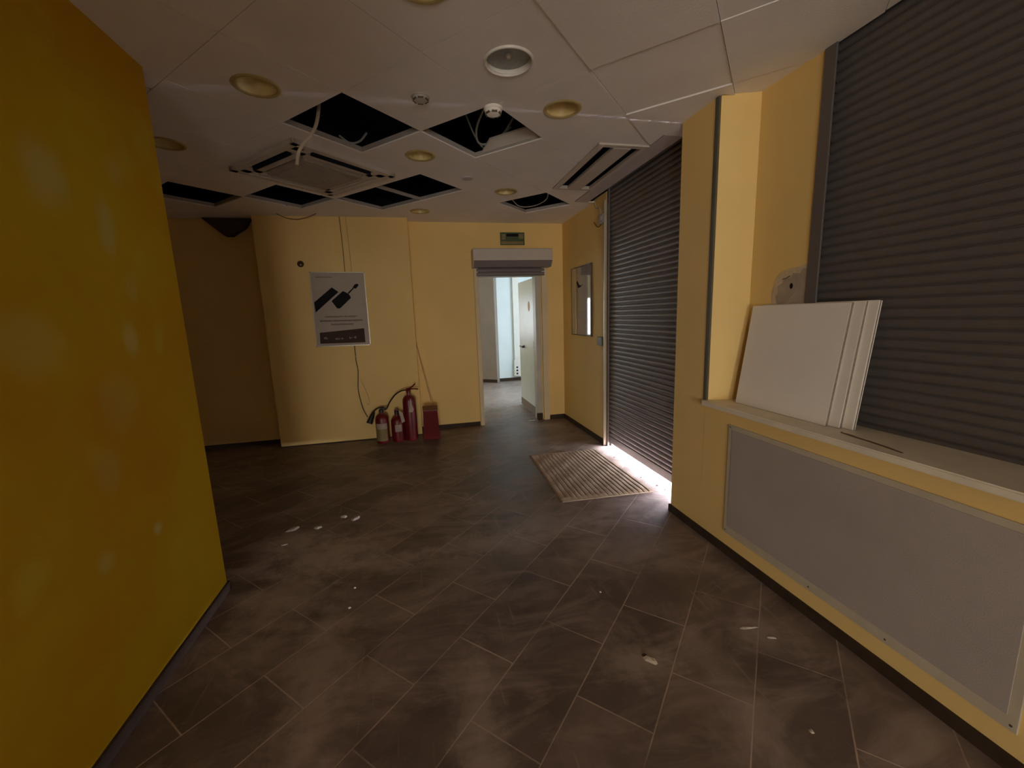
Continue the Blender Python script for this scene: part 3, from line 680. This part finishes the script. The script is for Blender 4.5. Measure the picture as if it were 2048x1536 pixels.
# ------------------------------------------------------------------ back panel: poster, sounder, wires
t = thing('framed_poster', 'framed poster of a black cable plug on the left back wall', 'poster', (-.94, 5.50, 1.25))
FR = [(-1.238, 2.134), (-.620, 2.127), (-.619, 1.240), (-1.250, 1.246)]
bm = bm_new(); add_prism(bm, [(x, 5.484, z) for x, z in FR], (0, .012, 0)); obj('print', bm, M['paper'], t)
bm = bm_new()
for k in range(4):
    (x0, z_0), (x1, z_1) = FR[k], FR[(k + 1) % 4]; d = Vector((x1 - x0, 0, z_1 - z_0)).normalized(); n_ = Vector((d.z, 0, -d.x)) * .006
    pA = Vector((x0, 5.476, z_0)) - d * .006; pB = Vector((x1, 5.476, z_1)) + d * .006
    add_prism(bm, [pA - n_, pB - n_, pB + n_, pA + n_], (0, .022, 0))
obj('frame', bm, M['alu'], t)
def flat(name, pts, m, y=5.4833, label=None):
    bm = bm_new(); add_prism(bm, [(x, y, z) for x, z in pts], (0, .0009, 0)); return obj(name, bm, M[m], t, label=label)
flat('black_bar', [(-1.227, 1.78), (-1.009, 1.954), (-.937, 1.898), (-1.222, 1.658)], 'dark')
flat('plug_block', [(-1.025, 1.786), (-1.018, 1.800), (-.890, 1.905), (-.876, 1.905), (-.825, 1.875), (-.803, 1.84), (-.801, 1.822), (-.933, 1.704), (-.950, 1.698), (-.972, 1.703)], 'dark')
flat('plug_lead', [(-.833, 1.886), (-.762, 1.949), (-.753, 1.939), (-.819, 1.873)], 'dark')
flat('plug_tip', [(-.766, 1.950), (-.745, 1.983), (-.716, 1.993), (-.695, 1.982), (-.712, 1.955), (-.738, 1.930)], 'dark')
flat('dark_band', [(-1.200, 1.413), (-.678, 1.448), (-.678, 1.272), (-1.207, 1.279)], 'brown')
bm = bm_new()
def scribble(bm, x0, z0_, x1, z1_, h, y=5.4833, gap=.35):
    x = x0; R = random.Random(int(x0 * 1000) + int(z0_ * 1000))
    while x < x1:
        wd = R.uniform(.5, 1.0) * h
        z = z0_ + (z1_ - z0_) * (x - x0) / (x1 - x0)
        if R.random() > .14:
            k = R.random()
            add_box(bm, x, y, z - h / 2, x + wd * .28, y + .0009, z + h / 2 * R.uniform(.7, 1))
            if k > .3: add_box(bm, x + wd * .28, y, z + h * .2, x + wd * .8, y + .0009, z + h * .45)
            if k > .5: add_box(bm, x + wd * .55, y, z - h / 2, x + wd * .8, y + .0009, z + h * .2)
            if k < .5: add_box(bm, x + wd * .28, y, z - h * .5, x + wd * .75, y + .0009, z - h * .25)
        x += wd + h * gap * .5
bm.free()
for (x0, za_, x1, zb_, h, y, m_) in [(-1.184, 2.078, -.994, 2.075, .014, 5.4833, 'ink'), (-1.13, 1.605, -.745, 1.598, .022, 5.4833, 'ink'), (-1.184, 1.558, -.690, 1.545, .022, 5.4833, 'ink'), (-1.059, 1.511, -.80, 1.503, .024, 5.4833, 'ink'),
                                  (-1.026, 1.330, -.935, 1.332, .022, 5.4825, 'blob'), (-.862, 1.340, -.795, 1.340, .030, 5.4825, 'blob'), (-1.155, 1.345, -1.12, 1.345, .030, 5.4825, 'blob')]:
    bm = bm_new(); scribble(bm, x0, za_, x1, zb_, h, y); add_box(bm, x0, y + .0002, min(za_, zb_) - h * .05, x1, y + .0008, max(za_, zb_) + h * .05)
    obj('text_line', bm, M[m_], t)
t = thing('alarm_sounder', 'small dark red round sounder left of the plug poster', 'alarm', (-1.333, 5.50, 2.234))
bm = bm_new(); add_lathe(bm, [(0, -.030), (.018, -.030), (.030, -.022), (.036, -.008), (.038, 0), (0, 0)], -1.333, 5.50, 2.234, 28, 'Y'); obj('body', bm, M['brown'], t, True)
bm = bm_new(); add_lathe(bm, [(0, -.036), (.006, -.034), (.007, -.028), (0, -.028)], -1.325, 5.50, 2.222, 16, 'Y'); obj('led', bm, M['white'], t, True)
cable('hanging_wire', 'thin dark wire running down the wall behind the plug poster', [(-.845, 5.485, 2.80), (-.842, 5.493, 2.60), (-.840, 5.493, 2.366), (-.842, 5.493, 2.14)], .0035, 'wire')
cable('hanging_wire', 'faint pale wire right of the dark one above the plug poster', [(-.775, 5.49, 2.79), (-.768, 5.495, 2.5), (-.762, 5.495, 2.14)], .0025, 'wood')
cable('hanging_wire', 'brown cable dropping from under the plug poster to the extinguishers', [(-.815, 5.492, 1.235), (-.812, 5.492, 1.12), (-.812, 5.488, 1.04), (-.800, 5.486, .94), (-.806, 5.488, .841), (-.820, 5.490, .68), (-.805, 5.49, .537), (-.778, 5.47, .411), (-.735, 5.46, .31)], .0055, 'wire')
cable('hanging_wire', 'fine pale wire loop beside the brown cable under the poster', [(-.785, 5.49, .80), (-.75, 5.485, .72), (-.70, 5.48, .55), (-.71, 5.48, .47), (-.73, 5.48, .49)], .002, 'wirepale')
cable('hanging_wire', 'dark wire looping under the ceiling left of the plug poster', [(-1.66, 5.40, 2.80), (-1.52, 5.42, 2.785), (-1.493, 5.40, 2.772), (-1.411, 5.40, 2.737), (-1.305, 5.40, 2.719), (-1.194, 5.40, 2.74), (-1.091, 5.38, 2.775), (-1.0, 5.3, 2.80)], .004, 'wire')
# dark board high on the recessed wall
bm = bm_new(); add_prism(bm, [(-2.37, 5.64, 2.775), (-1.86, 5.64, 2.775), (-1.93, 5.64, 2.67), (-2.08, 5.64, 2.575), (-2.15, 5.64, 2.575)], (0, .075, 0))
tag(obj('corner_board', bm, M['brown'], at=(-2.1, 5.70, 2.6)), 'dark brown tapered board high on the recessed wall at far left', 'board')

# ------------------------------------------------------------------ fire extinguishers and box
def extinguisher(label, x, y, r, h, neck=.05, lever=True):
    t = thing('fire_extinguisher', label, 'fire extinguisher', (x, y, 0), 'fire extinguishers along the back wall')
    bm = bm_new(); add_lathe(bm, [(0, .006), (r * .9, .0), (r * .97, .006), (r, .03), (r, h - r * .9), (r * .93, h - r * .55), (r * .72, h - r * .22), (r * .42, h - r * .05), (r * .30, h), (r * .28, h + neck * .6), (0, h + neck * .6)], x, y, 0, 40)
    obj('cylinder', bm, M['red'], t, True)
    bm = bm_new(); add_lathe(bm, [(0, h + neck * .5), (r * .34, h + neck * .5), (r * .34, h + neck), (r * .2, h + neck * 1.25), (0, h + neck * 1.25)], x, y, 0, 20); v = obj('valve', bm, M['red'] if lever else M['blackp'], t, True)
    return t, h + neck
def lab(t, x, y, r, z0_, z1_, a0, a1, m, name='label'):
    bm = bm_new(); n = 10; A = []; 
    for k in range(n + 1):
        a = a0 + (a1 - a0) * k / n
        A.append([bm.verts.new((x + math.cos(a) * q, y + math.sin(a) * q, z)) for q, z in ((r + .0015, z0_), (r + .0015, z1_), (r - .003, z1_), (r - .003, z0_))])
    for k in range(n):
        for q in range(4): bm.faces.new((A[k][q], A[k + 1][q], A[k + 1][(q + 1) % 4], A[k][(q + 1) % 4]))
    bm.faces.new(A[0]); bm.faces.new(list(reversed(A[-1])))
    return obj(name, bm, M[m], t, True)
FA = -PI / 2
x1, y1 = -.548, 5.315
t, ht = extinguisher('short extinguisher with a big pale label, leftmost of the three', x1, y1, .080, .375, .05, False)
lab(t, x1, y1, .080, .19, .26, FA - .9, FA + .9, 'label'); lab(t, x1, y1, .080, .035, .19, FA - 1.2, FA + .9, 'labely', 'lower_label')
bm = bm_new(); add_box(bm, x1 - .015, y1 - .012, ht + .01, x1 + .085, y1 + .012, ht + .022, .003); add_box(bm, x1 - .015, y1 - .010, ht - .01, x1 + .06, y1 + .010, ht + .0, .003); obj('handle', bm, M['blackp'], t)
x2, y2 = -.362, 5.330
t, ht = extinguisher('shortest red extinguisher with a square white label, middle of the three', x2, y2, .080, .325, .06, False)
lab(t, x2, y2, .080, .135, .225, FA - .35, FA + .75, 'label')
bm = bm_new(); add_box(bm, x2 - .028, y2 - .012, ht - .01, x2 + .02, y2 + .012, ht + .03, .006); obj('handle', bm, M['red'], t)
bm = bm_new(); add_prism(bm, [(x2 + .03, y2 - .05, .40), (x2 + .075, y2 - .05, .37), (x2 + .10, y2 - .06, .26), (x2 + .06, y2 - .07, .24)], (0, .001, 0)); obj('tag', bm, M['label'], t, label='white paper tag')
x3, y3 = -.197, 5.330
t, ht = extinguisher('tall red extinguisher with levers and long black hose, rightmost of the three', x3, y3, .082, .585, .055)
bm = bm_new(); add_tube(bm, [(x3 - .03, y3, .66), (x3 + .03, y3, .675), (x3 + .09, y3 - .01, .725)], .008); obj('lever', bm, M['redbox'], t, True)
bm = bm_new(); add_tube(bm, [(x3 - .03, y3, .65), (x3 + .05, y3, .662), (x3 + .125, y3 - .01, .655)], .008); obj('carry_handle', bm, M['redbox'], t, True)
bm = bm_new(); add_tube(bm, [(x3 - .02, y3, .65), (-.275, 5.33, .648), (-.36, 5.34, .60), (-.44, 5.37, .50), (-.49, 5.41, .41), (-.535, 5.42, .435), (-.60, 5.40, .425), (-.645, 5.37, .395)], .0085); hs = obj('hose', bm, M['blackp'], t, True)
bm = bm_new(); add_tube(bm, [(-.64, 5.372, .40), (-.655, 5.365, .37), (-.675, 5.355, .325), (-.705, 5.34, .255)], .014, 16, True, .040); obj('horn', bm, M['blackp'], hs, True, label='black discharge horn')
bm = bm_new(); add_prism(bm, [(x3 + .018, y3 - .088, .55), (x3 + .03, y3 - .088, .55), (x3 + .032, y3 - .09, .48), (x3 + .055, y3 - .09, .41), (x3 + .035, y3 - .092, .375), (x3 - .005, y3 - .092, .385), (x3 + .012, y3 - .09, .47)], (0, .001, 0)); obj('tag', bm, M['label'], t, label='white paper tag')
t = thing('metal_box', 'tapered red metal box standing right of the extinguishers', 'box', (.065, 5.33, 0))
bm = bm_new()
A = [(-.045, 5.245), (.165, 5.225), (.165, 5.43), (-.045, 5.45)]; Bt = [(-.030, 5.262), (.148, 5.245), (.148, 5.41), (-.030, 5.425)]
va = [bm.verts.new((x, y, .0)) for x, y in A]; vb = [bm.verts.new((x, y, .375)) for x, y in Bt]
bm.faces.new(va); bm.faces.new(vb)
for k in range(4): bm.faces.new((va[k], va[(k + 1) % 4], vb[(k + 1) % 4], vb[k]))
bmesh.ops.bevel(bm, geom=list(bm.edges), offset=.006, segments=2, affect='EDGES'); obj('body', bm, M['redbox'], t)
bm = bm_new(); add_prism(bm, [(-.035, 5.252, .372), (.154, 5.236, .372), (.154, 5.418, .395), (-.035, 5.432, .395)], (0, 0, .012)); obj('lid', bm, M['red'], t)
bm = bm_new(); add_tube(bm, [(.165, 5.47, .02), (-.085, 5.708, 1.345)], .007, 10, False)
bm2 = None
tag(obj('wooden_rod', bm, M['wood'], smooth=True, at=(.165, 5.47, 0)), 'thin wooden rod leaning on the wall behind the red box', 'rod')

# ------------------------------------------------------------------ doormat
t = thing('doormat', 'beige ribbed doormat lying in front of the street shutter', 'mat', (1.45, 3.62, 0))
q0, q1, q2, q3 = (1.090, 4.235), (1.052, 3.040), (1.872, 3.010), (1.858, 4.210)
bm = bm_new(); nu = 72; nv = 24; G = []
for a in range(nu + 1):
    row = []
    for b in range(nv + 1):
        s, r_ = a / nu, b / nv
        x = (q0[0] * (1 - s) + q3[0] * s) * (1 - r_) + (q1[0] * (1 - s) + q2[0] * s) * r_
        y = (q0[1] * (1 - s) + q3[1] * s) * (1 - r_) + (q1[1] * (1 - s) + q2[1] * s) * r_
        z = .010 + (.007 - .005 * (.12 + .88 * min(1, max(0, s - .45) * 2.2)) if a % 4 == 0 else .007) + .0006 * math.sin(b * 1.1 + a * .23)
        if a in (0, nu) or b in (0, nv): z = .006
        row.append(bm.verts.new((x, y, z)))
    G.append(row)
for a in range(nu):
    for b in range(nv): bm.faces.new((G[a][b], G[a + 1][b], G[a + 1][b + 1], G[a][b + 1]))
r_ = bmesh.ops.extrude_face_region(bm, geom=list(bm.faces)); vs = [v for v in r_['geom'] if isinstance(v, bmesh.types.BMVert)]
for v in vs: v.co.z = .001
M['mat'] = mat('beige_mat_pile', (.42, .31, .21), .95, .10, 30, bump=.25, bscale=300)
obj('pile', bm, M['mat'], t)

# ------------------------------------------------------------------ right side: sill, boards, hatch, plaster patch, corner profile
t = thing('window_sill', 'long cream window sill board under the big shutter', 'window sill', (1.92, .8, .92))
bm = bm_new(); add_prism(bm, [(1.775, 2.315, .918), (1.775, -.615, .918), (2.085, -.615, .918), (2.085, 1.86, .918), (2.04, 1.86, .918), (2.04, 2.262, .918), (1.812, 2.328, .918), (1.80, 2.345, .918)], (0, 0, .032))
bmesh.ops.bevel(bm, geom=[e for e in bm.edges if min(v.co.x for v in e.verts) < 1.79 and abs(e.verts[0].co.x - e.verts[1].co.x) < .001 and abs(e.verts[0].co.y - e.verts[1].co.y) > 1], offset=.006, segments=3, affect='EDGES')
obj('board', bm, M['sill'], t)
bm = bm_new()
pts = [(1.902, 1.49), (1.893, 1.475), (1.896, 1.44), (1.883, 1.40), (1.877, 1.34), (1.861, 1.26), (1.843, 1.195), (1.836, 1.198), (1.852, 1.27), (1.866, 1.345), (1.872, 1.40), (1.880, 1.45), (1.888, 1.485)]
add_prism(bm, [(x, y, .9502) for x, y in pts], (0, 0, .0022)); tag(obj('wood_splinter', bm, M['wire'], at=(1.87, 1.35, .95)), 'brown splinter lying on the sill in front of the shutter', 'splinter')
# three leaning ceiling boards
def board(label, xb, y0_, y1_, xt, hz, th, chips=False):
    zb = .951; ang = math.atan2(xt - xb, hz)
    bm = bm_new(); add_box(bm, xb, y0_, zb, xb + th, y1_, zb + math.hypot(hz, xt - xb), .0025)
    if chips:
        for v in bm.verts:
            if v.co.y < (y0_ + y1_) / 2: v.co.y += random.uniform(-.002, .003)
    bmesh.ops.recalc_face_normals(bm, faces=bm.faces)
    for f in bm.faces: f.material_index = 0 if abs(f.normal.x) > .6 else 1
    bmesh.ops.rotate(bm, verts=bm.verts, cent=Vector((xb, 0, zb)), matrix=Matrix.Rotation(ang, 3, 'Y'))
    return tag(obj('ceiling_board', bm, [M['board'], M['edgeshade']], at=(xb, (y0_ + y1_) / 2, zb)), label, 'ceiling tile', 'white boards leaning in the window')
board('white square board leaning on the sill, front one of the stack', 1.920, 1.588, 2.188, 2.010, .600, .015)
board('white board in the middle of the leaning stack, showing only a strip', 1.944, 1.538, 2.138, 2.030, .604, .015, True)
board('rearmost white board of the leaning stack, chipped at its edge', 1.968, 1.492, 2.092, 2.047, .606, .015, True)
# hatch
t = thing('radiator_hatch', 'big grey rectangular hatch board below the window sill', 'hatch', (1.81, 1.42, .14))
ya, yb, za, zb = .755, 2.095, .140, .842
bm = bm_new(); add_box(bm, 1.802, ya, za, 1.8098, yb, zb, .002); obj('rim', bm, M['panelrim'], t)
bm = bm_new(); add_box(bm, 1.800, ya + .028, za + .050, 1.806, yb - .032, zb - .028, .001); obj('panel', bm, M['panelgrey'], t)
for (y, z) in ((yb - .014, zb - .014), (yb - .016, za + .02), (ya + .016, za + .02), (ya + .016, zb - .014), (1.5, za + .018), (1.15, za + .018)):
    bm = bm_new(); add_lathe(bm, [(0, -.0025), (.004, -.002), (.005, 0), (0, 0)], 1.803, y, z, 12, 'X'); obj('screw', bm, M['darkalu'], t)
# plaster patch
t = thing('plaster_patch', 'grey bare plaster patch with a dark hole above the leaning boards', 'plaster patch', (2.04, 1.95, 1.6))
bm = bm_new(); pts = []
for k, (y, z) in enumerate([(2.045, 1.56), (2.056, 1.60), (2.040, 1.62), (2.046, 1.655), (2.012, 1.672), (2.002, 1.70), (1.962, 1.698), (1.948, 1.722), (1.905, 1.716), (1.89, 1.74), (1.862, 1.735), (1.859, 1.66), (1.859, 1.54), (1.90, 1.53), (1.98, 1.535)]): pts.append((2.0365, y, z))
add_prism(bm, pts, (.004, 0, 0)); obj('plaster', bm, M['plaster'], t)
bm = bm_new(); add_prism(bm, [(2.0372, y, z) for y, z in [(2.075, 1.54), (2.082, 1.62), (2.070, 1.66), (2.058, 1.70), (2.02, 1.735), (1.96, 1.748), (1.91, 1.752), (1.8585, 1.765), (1.8585, 1.52)]], (.003, 0, 0)); obj('filler_edge', bm, M['filler'], t, label='pale filler around the bare plaster')
bm = bm_new(); add_lathe(bm, [(0, -.001), (.85, -.001), (1, .001), (0, .001)], 0, 0, 0, 14, 'X')
for v in bm.verts: v.co = Vector((2.0362 + v.co.x, 1.953 + v.co.y * .011, 1.652 + v.co.z * .017))
obj('hole', bm, M['dark'], t)
bm = bm_new(); add_tube(bm, [(2.036, 2.015, 1.693), (2.0355, 1.99, 1.697), (2.036, 1.965, 1.708)], .002, 6); obj('crack', bm, M['wire'], t)
# corner profile on the pier edge
bm = bm_new(); add_box(bm, 1.806, 2.322, .95, 1.812, 2.345, H, .001); add_box(bm, 1.8075, 2.3145, .95, 1.822, 2.324, H, .001)
tag(obj('corner_profile', bm, M['corner'], at=(1.81, 2.32, .95)), 'dark metal corner strip on the niche edge above the sill', 'corner strip')
# ------------------------------------------------------------------ scraps on the floor
def scrap(name, label, x, y, s, m='dust', sq=1.0, rot=0.0, n=9, hgt=.006, group='scraps of plaster on the floor'):
    bm = bm_new(); R = random.Random(int(x * 997 + y * 331)); top = []; bot = []
    for k in range(n):
        a = 2 * PI * k / n; rr = s * R.uniform(.6, 1.15); dx, dy = math.cos(a) * rr, math.sin(a) * rr * sq
        dx, dy = dx * math.cos(rot) - dy * math.sin(rot), dx * math.sin(rot) + dy * math.cos(rot)
        bot.append(bm.verts.new((x + dx, y + dy, .0005))); top.append(bm.verts.new((x + dx * .7, y + dy * .7, hgt * R.uniform(.5, 1))))
    c = bm.verts.new((x, y, hgt * 1.1))
    for k in range(n):
        bm.faces.new((bot[k], bot[(k + 1) % n], top[(k + 1) % n], top[k])); bm.faces.new((top[k], top[(k + 1) % n], c))
    bm.faces.new(list(reversed(bot)))
    return tag(obj(name, bm, M[m], at=(x, y, 0)), label, 'debris', group)
scrap('plaster_scrap', 'pale crumbled plaster scrap on the dark floor, leftmost', -1.045, 3.20, .055, sq=.6, rot=.4, hgt=.012)
scrap('plaster_scrap', 'pale plaster scrap just right of the leftmost one on the dark floor', -.86, 3.17, .032, sq=.8, hgt=.012)
scrap('plaster_scrap', 'brightest pale scrap on the dark floor in front of the extinguishers', -.69, 3.30, .035, sq=.7, hgt=.014)
scrap('plaster_scrap', 'elongated pale scrap beside the brightest one', -.60, 3.24, .055, sq=.45, rot=.6, hgt=.012)
scrap('plaster_scrap', 'yellowish crumb nearest the end of the orange wall', -1.04, 2.98, .028, sq=.6)
scrap('plaster_chip', 'tiny white chip on the floor left of centre', -.478, 2.168, .009, m='board', n=6)
scrap('plaster_chip', 'tiny pale chip on the tile joint left of centre', -.475, 2.34, .008, m='board', n=6)
scrap('plaster_chip', 'tiny white chip on the floor in front of the doormat', .885, 1.93, .008, m='board', n=6)
scrap('plaster_chip', 'small pale chip low in the picture at the right', 1.30, 1.02, .010, m='dust', n=6)
t_ = scrap('dried_leaf', 'crumpled brown leaf on the floor in the lower right', .905, 1.45, .035, m='plaster', sq=.5, rot=-.9, hgt=.014, group=None)
scrap('leaf_stalk', 'dark stalk lying beside the crumpled leaf', .895, 1.475, .024, m='brown', sq=.25, rot=-.8, hgt=.012, group=None)
scrap('plaster_scrap', 'thin grey shavings near the hatch on the right of the floor', 1.46, 1.50, .055, sq=.18, rot=-.15, hgt=.006)
scrap('plaster_scrap', 'grey flake right of the shavings near the hatch', 1.52, 1.42, .025, sq=.3, rot=-.3, hgt=.006)
scrap('paper_slip', 'white slip of paper on the floor at the back doorway', 1.53, 5.72, .07, m='board', sq=.28, rot=.1, n=8, hgt=.003, group=None)
# bits swept under the street shutter
for k, (x, y) in enumerate([(1.93, 3.32), (1.98, 3.12), (1.99, 3.02), (1.95, 3.9)]):
    scrap('dark_crumb', ['dark crumb in the strip of daylight, second from the left', 'elongated dark crumb near the right end of the daylight strip', 'smallest dark crumb at the right end of the daylight strip', 'dark crumb farthest left in the daylight strip'][k], x, y, .012 if k != 1 else .02, m='brown', sq=.5, n=7, hgt=.006, group='crumbs in the daylight under the shutter')
for o in list(bpy.data.objects):
    if '_o' in o: del o['_o']
